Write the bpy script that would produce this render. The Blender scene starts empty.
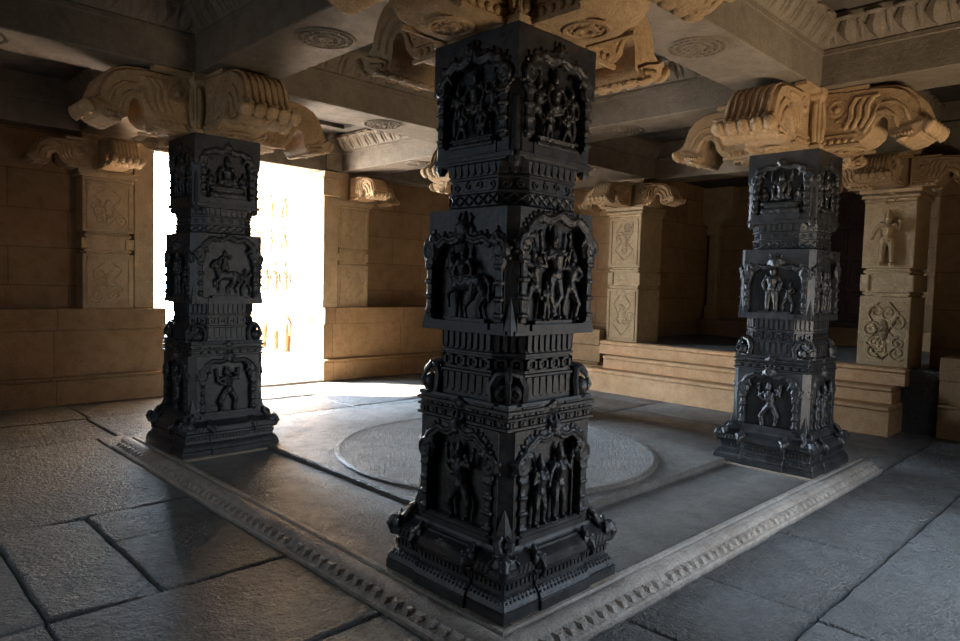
import bpy, math, random
from math import pi, sin, cos, sqrt
from mathutils import Matrix, Vector, Euler
R = random.Random(7)
scn = bpy.context.scene
COL = scn.collection
S = 3.68            # pillar spacing
ZB = 2.75           # top of black shafts
ZC = 3.24           # underside of beams
FZ = -0.06          # outer floor level

# ------------------------------------------------------------------ mesh builder
def wear_tex():
    t = bpy.data.textures.get('wear')
    if not t:
        t = bpy.data.textures.new('wear', 'CLOUDS'); t.noise_scale = .022; t.noise_depth = 2
    return t
class MB:
    def __init__(s):
        s.v = []; s.f = []; s.M = Matrix.Identity(4)
    def add(s, vs, fs):
        o = len(s.v)
        s.v += [tuple(s.M @ Vector(p)) for p in vs]
        s.f += [tuple(i + o for i in f) for f in fs]
    def box(s, x0, x1, y0, y1, z0, z1, b=0.0):
        if b <= 0:
            s.add([(x0,y0,z0),(x1,y0,z0),(x1,y1,z0),(x0,y1,z0),(x0,y0,z1),(x1,y0,z1),(x1,y1,z1),(x0,y1,z1)],
                  [(3,2,1,0),(4,5,6,7),(0,1,5,4),(1,2,6,5),(2,3,7,6),(3,0,4,7)])
        else:
            r = []
            for z, i in ((z0, b), (z0 + b, 0), (z1 - b, 0), (z1, b)):
                a0, a1, c0, c1 = x0 + i, x1 - i, y0 + i, y1 - i
                k = b * .5
                r.append([(a0+k,c0,z),(a1-k,c0,z),(a1,c0+k,z),(a1,c1-k,z),(a1-k,c1,z),(a0+k,c1,z),(a0,c1-k,z),(a0,c0+k,z)])
            s.rings(r)
    def rings(s, rs, closed=False):
        n = len(rs[0]); vs = [p for r in rs for p in r]; fs = []
        m = len(rs)
        for k in range(m if closed else m - 1):
            a, c = k * n, ((k + 1) % m) * n
            for i in range(n):
                j = (i + 1) % n
                fs.append((a + i, a + j, c + j, c + i))
        if not closed:
            fs.append(tuple(range(n - 1, -1, -1))); fs.append(tuple(range((m - 1) * n, m * n)))
        s.add(vs, fs)
    def sq(s, prof, cx=0, cy=0):
        """stack of square rings: (z, half, chamfer) or (z, hx, hy, chamfer)"""
        rs = []
        for p in prof:
            if len(p) == 3: z, hx, c = p; hy = hx
            else: z, hx, hy, c = p
            rs.append([(cx-hx+c,cy-hy,z),(cx+hx-c,cy-hy,z),(cx+hx,cy-hy+c,z),(cx+hx,cy+hy-c,z),
                       (cx+hx-c,cy+hy,z),(cx-hx+c,cy+hy,z),(cx-hx,cy+hy-c,z),(cx-hx,cy-hy+c,z)])
        s.rings(rs)
    def ell(s, c, r, rot=0.0, nu=10, nv=7):
        """ellipsoid; rot turns it about the local z axis (w of a panel)"""
        if isinstance(r, (int, float)): r = (r, r, r)
        vs = [(0, 0, r[2])]; ca, sa = cos(rot), sin(rot)
        for i in range(1, nv):
            t = pi * i / nv
            for j in range(nu):
                a = 2 * pi * j / nu
                vs.append((r[0]*sin(t)*cos(a), r[1]*sin(t)*sin(a), r[2]*cos(t)))
        vs.append((0, 0, -r[2]))
        vs = [(c[0]+ca*x-sa*y, c[1]+sa*x+ca*y, c[2]+z) for x, y, z in vs]
        fs = [(0, 1+j, 1+(j+1) % nu) for j in range(nu)]
        for i in range(nv-2):
            for j in range(nu):
                a = 1+i*nu; b = a+nu; k = (j+1) % nu
                fs.append((a+j, b+j, b+k, a+k))
        l = len(vs)-1; a = 1+(nv-2)*nu
        fs += [(a+j, l, a+(j+1) % nu) for j in range(nu)]
        s.add(vs, fs)
    def tube(s, pts, rad, n=7, flat=1.0):
        """tapered tube with rounded ends; flat squeezes it along the local z axis"""
        pts = [Vector(p) for p in pts]
        if isinstance(rad, (int, float)): rad = [rad]*len(pts)
        rs = []
        up0 = Vector((0, 0, 1))
        m = len(pts)
        for i, p in enumerate(pts):
            t = (pts[min(i+1, m-1)] - pts[max(i-1, 0)])
            if t.length < 1e-9: t = Vector((0, 1, 0))
            t.normalize()
            a = t.cross(up0)
            if a.length < .05: a = t.cross(Vector((1, 0, 0)))
            a.normalize(); b = a.cross(t)
            def ring(c, r):
                o = []
                for k in range(n):
                    q = a*(r*cos(2*pi*k/n)) + b*(r*sin(2*pi*k/n))
                    o.append(c + Vector((q.x, q.y, q.z*flat)))
                return o
            if i == 0: rs.append(ring(p - t*rad[0]*.7, rad[0]*.45))
            rs.append(ring(p, rad[i]))
            if i == m-1: rs.append(ring(p + t*rad[i]*.7, rad[i]*.45))
        s.rings([[tuple(q) for q in r] for r in rs])
    def prism(s, poly, w0, w1, taper=0.0):
        """polygon in the local xy plane, extruded along local z from w0 to w1"""
        n = len(poly)
        if taper:
            cx = sum(p[0] for p in poly)/n; cy = sum(p[1] for p in poly)/n
            top = [(cx+(p[0]-cx)*(1-taper), cy+(p[1]-cy)*(1-taper)) for p in poly]
        else: top = poly
        vs = [(p[0], p[1], w0) for p in poly] + [(p[0], p[1], w1) for p in top]
        fs = [(i, (i+1) % n, n+(i+1) % n, n+i) for i in range(n)]
        fs += [tuple(range(n-1, -1, -1)), tuple(range(n, 2*n))]
        s.add(vs, fs)
    def lathe(s, prof, n=32, c=(0, 0)):
        rs = [[(c[0]+r*cos(2*pi*k/n), c[1]+r*sin(2*pi*k/n), z) for k in range(n)] for r, z in prof]
        s.rings(rs)
    def spiral(s, c, r0, turns, rt, w=0, dirn=1, a0=0, n=22, flat=1.0):
        pts, rad = [], []
        for i in range(n+1):
            t = i/n
            a = a0 + dirn*turns*2*pi*t
            r = r0*(1-.86*t)
            pts.append((c[0]+r*cos(a), c[1]+r*sin(a), w)); rad.append(rt*(1-.35*t))
        s.tube(pts, rad, 6, flat)
    def build(s, name, mat, parent=None, voxel=0, sharp=32):
        me = bpy.data.meshes.new(name)
        me.from_pydata(s.v, [], s.f); me.validate()
        me.polygons.foreach_set('use_smooth', [True]*len(me.polygons))
        me.set_sharp_from_angle(angle=math.radians(sharp))
        me.materials.append(mat); me.update()
        o = bpy.data.objects.new(name, me); COL.objects.link(o)
        if parent: o.parent = parent
        if voxel:
            m = o.modifiers.new('carve', 'REMESH'); m.mode = 'VOXEL'; m.voxel_size = voxel; m.use_smooth_shade = True
            d = o.modifiers.new('wear', 'DISPLACE'); d.texture = wear_tex(); d.texture_coords = 'LOCAL'; d.strength = voxel*1.5; d.mid_level = .5
        return o

def tag(o, label=None, cat=None, group=None, kind=None):
    if label: o['label'] = label
    if cat: o['category'] = cat
    if group: o['group'] = group
    if kind: o['kind'] = kind
    return o
def thing(name, loc, label, cat, group=None):
    o = bpy.data.objects.new(name, None); COL.objects.link(o); o.location = loc
    o.empty_display_size = .2; o['kind'] = 'thing'
    return tag(o, label, cat, group)
def copy_tree(o, parent=None):
    c = o.copy(); COL.objects.link(c)
    if parent: c.parent = parent
    for ch in list(o.children): copy_tree(ch, c)
    return c
def face_M(n, d, z=0.0):
    """panel frame on a pillar side: u to the viewer's right, v up, w outward"""
    n = Vector(n); u = Vector((0, 0, 1)).cross(n)
    M = Matrix.Identity(4)
    for i in range(3):
        M[i][0] = u[i]; M[i][1] = (0, 0, 1)[i]; M[i][2] = n[i]; M[i][3] = n[i]*d + (0, 0, z)[i]
    return M
SIDES = [(-1, 0, 0), (0, -1, 0), (1, 0, 0), (0, 1, 0)]

# ------------------------------------------------------------------ materials
def new_mat(name):
    m = bpy.data.materials.new(name); m.use_nodes = True
    nt = m.node_tree; b = nt.nodes['Principled BSDF']
    return m, nt, b
def stone(name, c1, c2, c3=None, scale=3.0, rough=(.6, .85), bump=.35, grain=90, pit=22, dist=.01, spec=.4, brick=None, streak=0):
    m, nt, b = new_mat(name); N = nt.nodes.new; L = nt.links.new
    tc = N('ShaderNodeTexCoord')
    def noise(sc, det=6, ro=.6, vec=None):
        n = N('ShaderNodeTexNoise'); n.inputs['Scale'].default_value = sc; n.inputs['Detail'].default_value = det
        n.inputs['Roughness'].default_value = ro; L(vec or tc.outputs['Object'], n.inputs['Vector']); return n
    n1 = noise(scale); n2 = noise(scale*5.3, 8, .7); n3 = noise(grain, 3, .6); n4 = noise(pit, 5, .65)
    r1 = N('ShaderNodeValToRGB'); r1.color_ramp.elements[0].position = .36; r1.color_ramp.elements[1].position = .66
    r1.color_ramp.elements[0].color = (*c1, 1); r1.color_ramp.elements[1].color = (*c2, 1)
    L(n1.outputs['Fac'], r1.inputs['Fac'])
    col = r1.outputs['Color']
    if c3:
        mp = N('ShaderNodeMapRange'); mp.inputs['From Min'].default_value = .46; mp.inputs['From Max'].default_value = .86
        L(n2.outputs['Fac'], mp.inputs['Value'])
        mx = N('ShaderNodeMix'); mx.data_type = 'RGBA'
        L(mp.outputs['Result'], mx.inputs['Factor']); L(col, mx.inputs['A']); mx.inputs['B'].default_value = (*c3, 1)
        col = mx.outputs['Result']
    g = N('ShaderNodeMapRange'); g.inputs['To Min'].default_value = .72; g.inputs['To Max'].default_value = 1.25
    g.inputs['From Min'].default_value = .3; g.inputs['From Max'].default_value = .7
    L(n3.outputs['Fac'], g.inputs['Value'])
    mg = N('ShaderNodeMix'); mg.data_type = 'RGBA'; mg.blend_type = 'MULTIPLY'; mg.inputs['Factor'].default_value = .8
    L(col, mg.inputs['A']); L(g.outputs['Result'], mg.inputs['B']); col = mg.outputs['Result']
    h = N('ShaderNodeMath'); h.operation = 'ADD'
    L(n3.outputs['Fac'], h.inputs[0])
    h2 = N('ShaderNodeMath'); h2.operation = 'MULTIPLY'; h2.inputs[1].default_value = 2.2
    L(n4.outputs['Fac'], h2.inputs[0]); L(h2.outputs[0], h.inputs[1]); hh = h.outputs[0]
    if brick:
        bw, bh = brick
        sp = N('ShaderNodeSeparateXYZ'); L(tc.outputs['Object'], sp.inputs[0])
        ad = N('ShaderNodeMath'); ad.operation = 'ADD'; L(sp.outputs['X'], ad.inputs[0]); L(sp.outputs['Y'], ad.inputs[1])
        cb = N('ShaderNodeCombineXYZ'); L(ad.outputs[0], cb.inputs['X']); L(sp.outputs['Z'], cb.inputs['Y'])
        bt = N('ShaderNodeTexBrick'); bt.inputs['Scale'].default_value = 1.0; bt.inputs['Brick Width'].default_value = bw
        bt.inputs['Row Height'].default_value = bh; bt.inputs['Mortar Size'].default_value = .006; bt.inputs['Mortar Smooth'].default_value = .3
        bt.inputs['Color1'].default_value = (.82, .82, .82, 1); bt.inputs['Color2'].default_value = (1.1, 1.1, 1.1, 1)
        bt.inputs['Mortar'].default_value = (.5, .47, .43, 1)
        L(cb.outputs[0], bt.inputs['Vector'])
        mb = N('ShaderNodeMix'); mb.data_type = 'RGBA'; mb.blend_type = 'MULTIPLY'; mb.inputs['Factor'].default_value = 1
        L(col, mb.inputs['A']); L(bt.outputs['Color'], mb.inputs['B']); col = mb.outputs['Result']
        hb = N('ShaderNodeMath'); hb.operation = 'MULTIPLY_ADD'; hb.inputs[1].default_value = -4.0
        L(bt.outputs['Fac'], hb.inputs[0]); L(hh, hb.inputs[2]); hh = hb.outputs[0]
    L(col, b.inputs['Base Color'])
    rr = N('ShaderNodeMapRange'); rr.inputs['From Min'].default_value = .35; rr.inputs['From Max'].default_value = .65
    rr.inputs['To Min'].default_value = rough[0]; rr.inputs['To Max'].default_value = rough[1]
    L(n2.outputs['Fac'], rr.inputs['Value']); L(rr.outputs['Result'], b.inputs['Roughness'])
    b.inputs['Specular IOR Level'].default_value = spec
    bp = N('ShaderNodeBump'); bp.inputs['Strength'].default_value = bump; bp.inputs['Distance'].default_value = dist
    L(hh, bp.inputs['Height']); L(bp.outputs['Normal'], b.inputs['Normal'])
    return m
M = {}
M['black'] = stone('black_schist', (0.0147,0.0152,0.0163), (0.0270,0.0275,0.0293), (0.0563,0.0563,0.0585), 2.4, (.26,.46), .35, 140, 34, .006, .5)
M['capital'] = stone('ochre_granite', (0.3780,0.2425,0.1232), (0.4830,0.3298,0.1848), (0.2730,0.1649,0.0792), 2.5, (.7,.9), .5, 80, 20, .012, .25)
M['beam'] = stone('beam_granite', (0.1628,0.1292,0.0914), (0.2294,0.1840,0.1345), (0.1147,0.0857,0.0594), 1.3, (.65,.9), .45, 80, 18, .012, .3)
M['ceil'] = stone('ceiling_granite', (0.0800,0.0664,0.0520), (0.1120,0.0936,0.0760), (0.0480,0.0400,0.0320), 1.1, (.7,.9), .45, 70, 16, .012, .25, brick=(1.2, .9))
M['wall'] = stone('wall_sandstone', (0.2790,0.1647,0.0758), (0.3569,0.2250,0.1140), (0.2010,0.1085,0.0469), 1.2, (.65,.9), .4, 80, 16, .012, .3, brick=(1.25, .46))
M['plinth'] = stone('plinth_sandstone', (0.3013,0.1782,0.0816), (0.3859,0.2355,0.1164), (0.2177,0.1173,0.0507), 1.5, (.65,.9), .4, 80, 16, .012, .3, brick=(1.35, 3.0))
M['pilaster'] = stone('pilaster_granite', (0.3708,0.2522,0.1311), (0.4635,0.3317,0.1901), (0.2781,0.1746,0.0880), 2.0, (.65,.9), .5, 70, 18, .014, .3)
M['porch'] = stone('sunlit_granite', (0.220,0.180,0.132), (0.260,0.220,0.168), (0.180,0.132,0.080), 1.5, (.7,.9), .4, 70, 16, .012, .3, brick=(1.4, .5))
M['floor'] = stone('floor_granite', (0.160,0.158,0.156), (0.240,0.236,0.232), (0.104,0.100,0.096), 1.4, (.27,.5), 1.0, 55, 24, .07, .6)
M['plat'] = stone('platform_granite', (0.196,0.178,0.162), (0.264,0.242,0.221), (0.136,0.119,0.106), 1.3, (.42,.62), 1.0, 80, 34, .04, .45)
M['kerb'] = stone('kerb_granite', (0.2958,0.2523,0.2160), (0.4190,0.3697,0.3262), (0.1972,0.1610,0.1290), 2.6, (.45,.7), .8, 95, 30, .014, .4)
M['footing'] = stone('footing_granite', (.28,.22,.16), (.36,.29,.22), None, 2.6, (.6,.8), .5, 85, 24, .012, .3)
M['step'] = stone('step_sandstone', (0.4708,0.2650,0.1230), (0.5830,0.3523,0.1840), (0.3366,0.1670,0.0705), 1.6, (.6,.85), .45, 80, 16, .012, .3)
M['wood'] = stone('dark_red_wood', (.075,.032,.022), (.10,.045,.03), (.05,.022,.016), 3, (.4,.6), .2, 60, 20, .004, .4)
M['relief'] = stone('weathered_shaded_relief', (.20,.12,.06), (.28,.18,.10), None, 2.5, (.7,.9), .4, 70, 16, .012, .3)  # stained brown, with the shade of the carving's crevices put into the colour
M['ground'] = stone('courtyard_ground', (.42,.41,.40), (.50,.49,.48), (.34,.33,.31), .6, (.8,.95), .3, 30, 8, .02, .2)

# ------------------------------------------------------------------ carvings (local frame u, v, w)
BASE = dict(fl=(-.09,0), fr=(.09,0), kl=(-.085,.25), kr=(.085,.25), hl=(-.055,.48), hr=(.055,.48), wa=(0,.56), ch=(0,.69),
            ne=(0,.79), he=(0,.86), sl=(-.12,.755), sr=(.12,.755), el=(-.19,.60), er=(.19,.60), al=(-.14,.47), ar=(.14,.47))
POSES = {
 'stand': {},
 'pray': dict(el=(-.17,.62), er=(.17,.62), al=(-.03,.68), ar=(.03,.68)),
 'archer': dict(el=(-.2,.66), er=(.2,.64), al=(-.26,.5), ar=(.21,.82)),
 'dance': dict(fl=(-.13,0), fr=(.16,.04), kl=(-.17,.22), kr=(.19,.25), hl=(-.03,.46), hr=(.08,.46), wa=(.03,.55), ch=(.0,.69),
               he=(-.02,.87), el=(-.23,.68), er=(.24,.72), al=(-.10,.60), ar=(.16,.86)),
 'dance2': dict(fl=(-.16,.02), fr=(.1,0), kl=(-.18,.24), kr=(.15,.23), hl=(-.08,.46), hr=(.03,.46), wa=(-.03,.55), he=(.02,.87),
                el=(-.25,.72), er=(.22,.66), al=(-.2,.9), ar=(.08,.58)),
 'krishna': dict(fl=(.05,0), fr=(-.06,.02), kl=(-.09,.24), kr=(.09,.25), wa=(.03,.56), he=(-.03,.87), el=(-.2,.66), er=(.21,.64),
                 al=(.08,.76), ar=(.2,.77)),
 'seated': dict(fl=(.1,.30), fr=(-.1,.27), kl=(-.24,.30), kr=(.24,.33), hl=(-.07,.37), hr=(.07,.37), wa=(0,.45), ch=(0,.6), ne=(0,.72),
                he=(0,.80), sl=(-.13,.68), sr=(.13,.68), el=(-.21,.53), er=(.21,.53), al=(-.18,.38), ar=(.17,.42)),
}
def person(mb, u, v, H, pose='stand', w=.0, flip=False, arms4=False, crown=True, fat=1.0, staff=False):
    P = dict(BASE); P.update(POSES[pose]); sg = -1 if flip else 1
    def q(k, dw=0.0):
        return (u + sg*P[k][0]*H, v + P[k][1]*H, w + dw*H)
    r = H*fat
    t = mb.tube
    t([q('hl', .03), q('kl', .06), q('fl', .04)], [.062*r, .046*r, .032*r])
    t([q('hr', .03), q('kr', .06), q('fr', .04)], [.062*r, .046*r, .032*r])
    for k in ('fl', 'fr'): mb.ell((q(k)[0], q(k)[1]+.015*H, w+.06*H), (.035*r, .025*r, .06*r))
    mid = tuple((a+b)/2 for a, b in zip(q('hl', .04), q('hr', .04)))
    t([mid, q('wa', .04), q('ch', .05), q('ne', .04)], [.085*r, .068*r, .092*r, .04*r], 9)
    mb.ell(q('he', .05), (.056*r, .064*r, .06*r))
    if crown:
        x, y, z = q('he', .04)
        t([(x, y+.03*H, z), (x, y+.09*H, z), (x, y+.16*H, z)], [.056*r, .046*r, .018*r], 8)
    for s_, e_, h_ in (('sl', 'el', 'al'), ('sr', 'er', 'ar')):
        t([q('ch', .04), q(s_, .05), q(e_, .07), q(h_, .09)], [.05*r, .043*r, .034*r, .027*r])
        mb.ell(q(h_, .09), .034*r)
    if arms4:
        for g in (-1, 1):
            t([(u+g*.1*H, v+.74*H, w+.03*H), (u+g*.23*H, v+.72*H, w+.04*H), (u+g*.25*H, v+.9*H, w+.05*H)], [.036*r, .032*r, .024*r])
            mb.ell((u+g*.25*H, v+.94*H, w+.04*H), (.035*r, .04*r, .03*r))
    if staff:
        x = u+sg*.25*H
        t([(x, v, w+.07*H), (x, v+1.0*H, w+.07*H)], .016*r, 6)
    # girdle and sash
    t([(mid[0]-.085*H, mid[1]+.01*H, w+.08*H), (mid[0], mid[1]-.035*H, w+.11*H), (mid[0]+.085*H, mid[1]+.01*H, w+.08*H)], .018*r, 6)
def horse(mb, u, v, H, w=0.0, sg=1):
    """rearing-stride horse, head towards -u (sg=1)"""
    def p(a, b, c=.05): return (u+sg*a*H, v+b*H, w+c*H)
    t = mb.tube
    t([p(.30,.55), p(.12,.53), p(-.10,.52), p(-.24,.58)], [.12*H, .13*H, .13*H, .12*H], 10)
    t([p(-.22,.58), p(-.33,.78), p(-.36,.92)], [.115*H, .085*H, .06*H], 8)
    t([p(-.35,.93), p(-.43,.84), p(-.47,.74)], [.07*H, .055*H, .036*H], 8)
    mb.ell(p(-.33,1.0), (.02*H,.05*H,.02*H))
    t([p(-.22,.5), p(-.25,.27), p(-.23,.02)], [.075*H, .045*H, .032*H])
    t([p(-.16,.5,.1), p(-.36,.36,.12), p(-.33,.16,.12)], [.07*H, .042*H, .03*H])
    t([p(.28,.5), p(.36,.30), p(.24,.17), p(.3,.02)], [.095*H, .055*H, .038*H, .035*H])
    t([p(.2,.5,.1), p(.16,.30,.12), p(.02,.16,.12), p(.05,.02,.12)], [.09*H, .055*H, .036*H, .032*H])
    t([p(.36,.62), p(.46,.5), p(.44,.25)], [.035*H, .04*H, .02*H])
    t([p(-.28,.62,.14), p(-.05,.60,.18), p(.2,.64,.16)], .02*H, 6)   # saddle strap
def kirtimukha(mb, u, v, s, w):
    mb.ell((u, v, w), (s, s*.9, s*.7))
    mb.ell((u, v-.55*s, w+.35*s), (.55*s, .35*s, .4*s))
    for g in (-1, 1):
        mb.ell((u+g*.42*s, v+.25*s, w+.5*s), (.24*s, .24*s, .25*s))
        mb.tube([(u+g*.55*s, v+.6*s, w), (u+g*.85*s, v+1.0*s, w), (u+g*.5*s, v+1.35*s, w)], [.22*s, .2*s, .1*s], 6)
        mb.ell((u+g*.95*s, v-.1*s, w), (.28*s, .42*s, .3*s))
    mb.tube([(u, v+.6*s, w+.1*s), (u, v+1.5*s, w)], [.32*s, .1*s], 6)
def torana(mb, a, v0, vs, vt, d=.0, r=.02, head=.05, leaf=True, vol=.055):
    """carved arch: pillarets, makara spirals at the springing, foliate arch and mask at the crown"""
    for g in (-1, 1):
        x = g*(a+.012)
        mb.box(x-.018, x+.018, v0, vs-.05, d-.03, d+.02)
        for k in range(4):
            y = v0 + (vs-.06-v0)*(.12+.28*k)
            mb.box(x-.026, x+.026, y-.008, y+.008, d-.03, d+.03)
        mb.box(x-.03, x+.03, vs-.06, vs-.04, d-.03, d+.024)
        # spiral makara
        mb.ell((x+g*.0, vs+.005, d), (vol, vol*1.05, .022))
        mb.spiral((x, vs+.005), vol*.9, 1.6, r*.62, d+.018, -g, pi/2)
        mb.tube([(x-g*.01, vs+.04, d+.01), (x-g*.055, vs+.055, d+.016), (x-g*.07, vs+.02, d+.014)], [r, r*.8, r*.4], 6)
        for k in range(5):
            an = pi*(-.45+.28*k)
            mb.ell((x+g*vol*1.02*cos(an), vs+vol*1.02*sin(an), d), (.014, .014, .014), 0, 7, 5)
    ctrl = [(1.0, vs+.01), (1.02, vs+.045), (.97, vs+.085), (.82, vt-.02), (.62, vt+.006), (.40, vt-.004), (.22, vt+.004), (0, vt+.03)]
    half = []
    for i in range(len(ctrl)-1):
        p0 = ctrl[max(i-1, 0)]; p1 = ctrl[i]; p2 = ctrl[i+1]; p3 = ctrl[min(i+2, len(ctrl)-1)]
        for k in range(4):
            t = k/4
            half.append(tuple(.5*(2*p1[j]+(p2[j]-p0[j])*t+(2*p0[j]-5*p1[j]+4*p2[j]-p3[j])*t*t+(3*p1[j]-p0[j]-3*p2[j]+p3[j])*t**3) for j in (0, 1)))
    pts = [(x*a, y, d+.004) for x, y in half] + [(0, ctrl[-1][1], d+.004)] + [(-x*a, y, d+.004) for x, y in reversed(half)]
    n = len(pts)-1
    mb.tube(pts, r*1.15, 7, .95)
    mb.tube([(p[0]*.93, p[1]-r*.85, d+.016) for p in pts[3:-3]], r*.42, 6)
    mb.tube([(p[0]*1.0, p[1]+r*.2, d+.024) for p in pts[2:-2]], r*.38, 6)
    for i in range(2, n-1, 1):
        x, y, z = pts[i]
        x2, y2 = pts[i+1][0]-pts[i-1][0], pts[i+1][1]-pts[i-1][1]
        l = math.hypot(x2, y2) or 1; nx_, ny_ = y2/l, -x2/l
        if nx_*x+ny_*(y-vs+.1) < 0: nx_, ny_ = -nx_, -ny_
        if leaf and i % 2 == 0: mb.ell((x+nx_*r*1.25, y+ny_*r*1.25, d), (r*.85, r*.6, r*.8), math.atan2(ny_, nx_), 7, 5)
        if i % 2: mb.ell((x-nx_*r*1.1, y-ny_*r*1.1, d+.006), (r*.42,)*3, 0, 7, 5)
    if head: kirtimukha(mb, 0, vt+head*.75, head, d+.008)

def arch_plate(mb, W, v0, v1, a, vs, vt, w0, w1, vb):
    """front slab of a block with an arch-shaped niche cut through it"""
    poly = [(-W, v0), (W, v0), (W, v1), (0, v1)]
    n = 14
    arch = [(a*cos(pi*i/n), vs+(vt-vs)*(max(sin(pi*i/n), 0)**.8)) for i in range(n+1)]
    left = [p for p in arch if p[0] <= 1e-6]; right = [p for p in arch if p[0] >= -1e-6]
    # right half then left half, each a simple polygon
    pr = [(0, v0), (W, v0), (W, v1), (0, v1), (0, vt)] + [p for p in reversed(right) if p[0] > 1e-6] + [(a, vb), (0, vb)]
    pl = [(0, v1), (-W, v1), (-W, v0), (0, v0), (0, vb), (-a, vb)] + [p for p in reversed(left) if p[0] < -1e-6] + [(0, vt)]
    mb.prism(pr, w0, w1); mb.prism(pl, w0, w1)

def band(mb, h, a, z0, z1, kind, n=5, out=.012):
    """ornament repeated on the eight faces of a neck; a = half width of the square faces, h = half size"""
    dg = (h-a)/sqrt(2)             # half width of corner faces
    dd = (h+a)/sqrt(2)             # distance of corner faces
    for k in range(8):
        ang = pi/4*k
        nrm = (cos(ang), sin(ang), 0)
        big = k % 2 == 0
        d = h if big else dd; hw = a if big else dg
        mb.M = face_M(nrm, d, 0)
        m = n if big else max(2, round(n*dg/a))
        st = 2*hw/m; zc = (z0+z1)/2; zh = (z1-z0)/2
        for i in range(m):
            u = -hw+st*(i+.5)
            if kind == 'flute':
                mb.box(u-st*.30, u+st*.30, z0+zh*.3, z1, -.01, out*.75)
                mb.ell((u, z0+zh*.3, 0), (st*.30, zh*.3, out*.75), 0, 8, 5)
            elif kind == 'diamond':
                for g in (-1, 1):
                    mb.tube([(u-g*st*.42, z0+.004, out*.3), (u, zc, out*.55), (u+g*st*.42, z1-.004, out*.3)], .0055, 5)
                mb.ell((u, zc, out*.2), (st*.16, zh*.3, out), 0, 7, 5)
            elif kind == 'scroll':
                mb.spiral((u, zc), min(st*.4, zh*.85), 1.3, .0055, out*.35, 1 if i % 2 else -1, pi*.5*i, 14)
            elif kind == 'square':
                mb.box(u-st*.40, u+st*.40, z0+zh*.25, z0+zh*.5, -.01, out)
                mb.box(u-st*.40, u+st*.40, z1-zh*.5, z1-zh*.25, -.01, out)
                mb.box(u-st*.40, u-st*.22, z0+zh*.25, z1-zh*.25, -.01, out)
                mb.box(u+st*.22, u+st*.40, z0+zh*.25, z1-zh*.25, -.01, out)
                mb.ell((u, zc, 0), (st*.12, zh*.22, out), 0, 7, 5)
            elif kind == 'petal':
                mb.prism([(u-st*.46, z1), (u-st*.3, zc-zh*.2), (u, z0), (u+st*.3, zc-zh*.2), (u+st*.46, z1)], -.006, out*.8)
    mb.M = Matrix.Identity(4)

# ------------------------------------------------------------------ black pillar
def niche_block(name, root, h, rec, z0, z1, a, vs, vt, vb, notch, mat):
    """square block: recessed core, four arch-cut front plates"""
    b = MB()
    b.sq([(z0, h-rec, .004), (z1, h-rec, .004)])
    for n in SIDES:
        b.M = face_M(n, h, 0)
        arch_plate(b, h-notch, z0, z1, a, vs, vt, -rec, 0, vb)
    b.M = Matrix.Identity(4)
    return b, b

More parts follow.
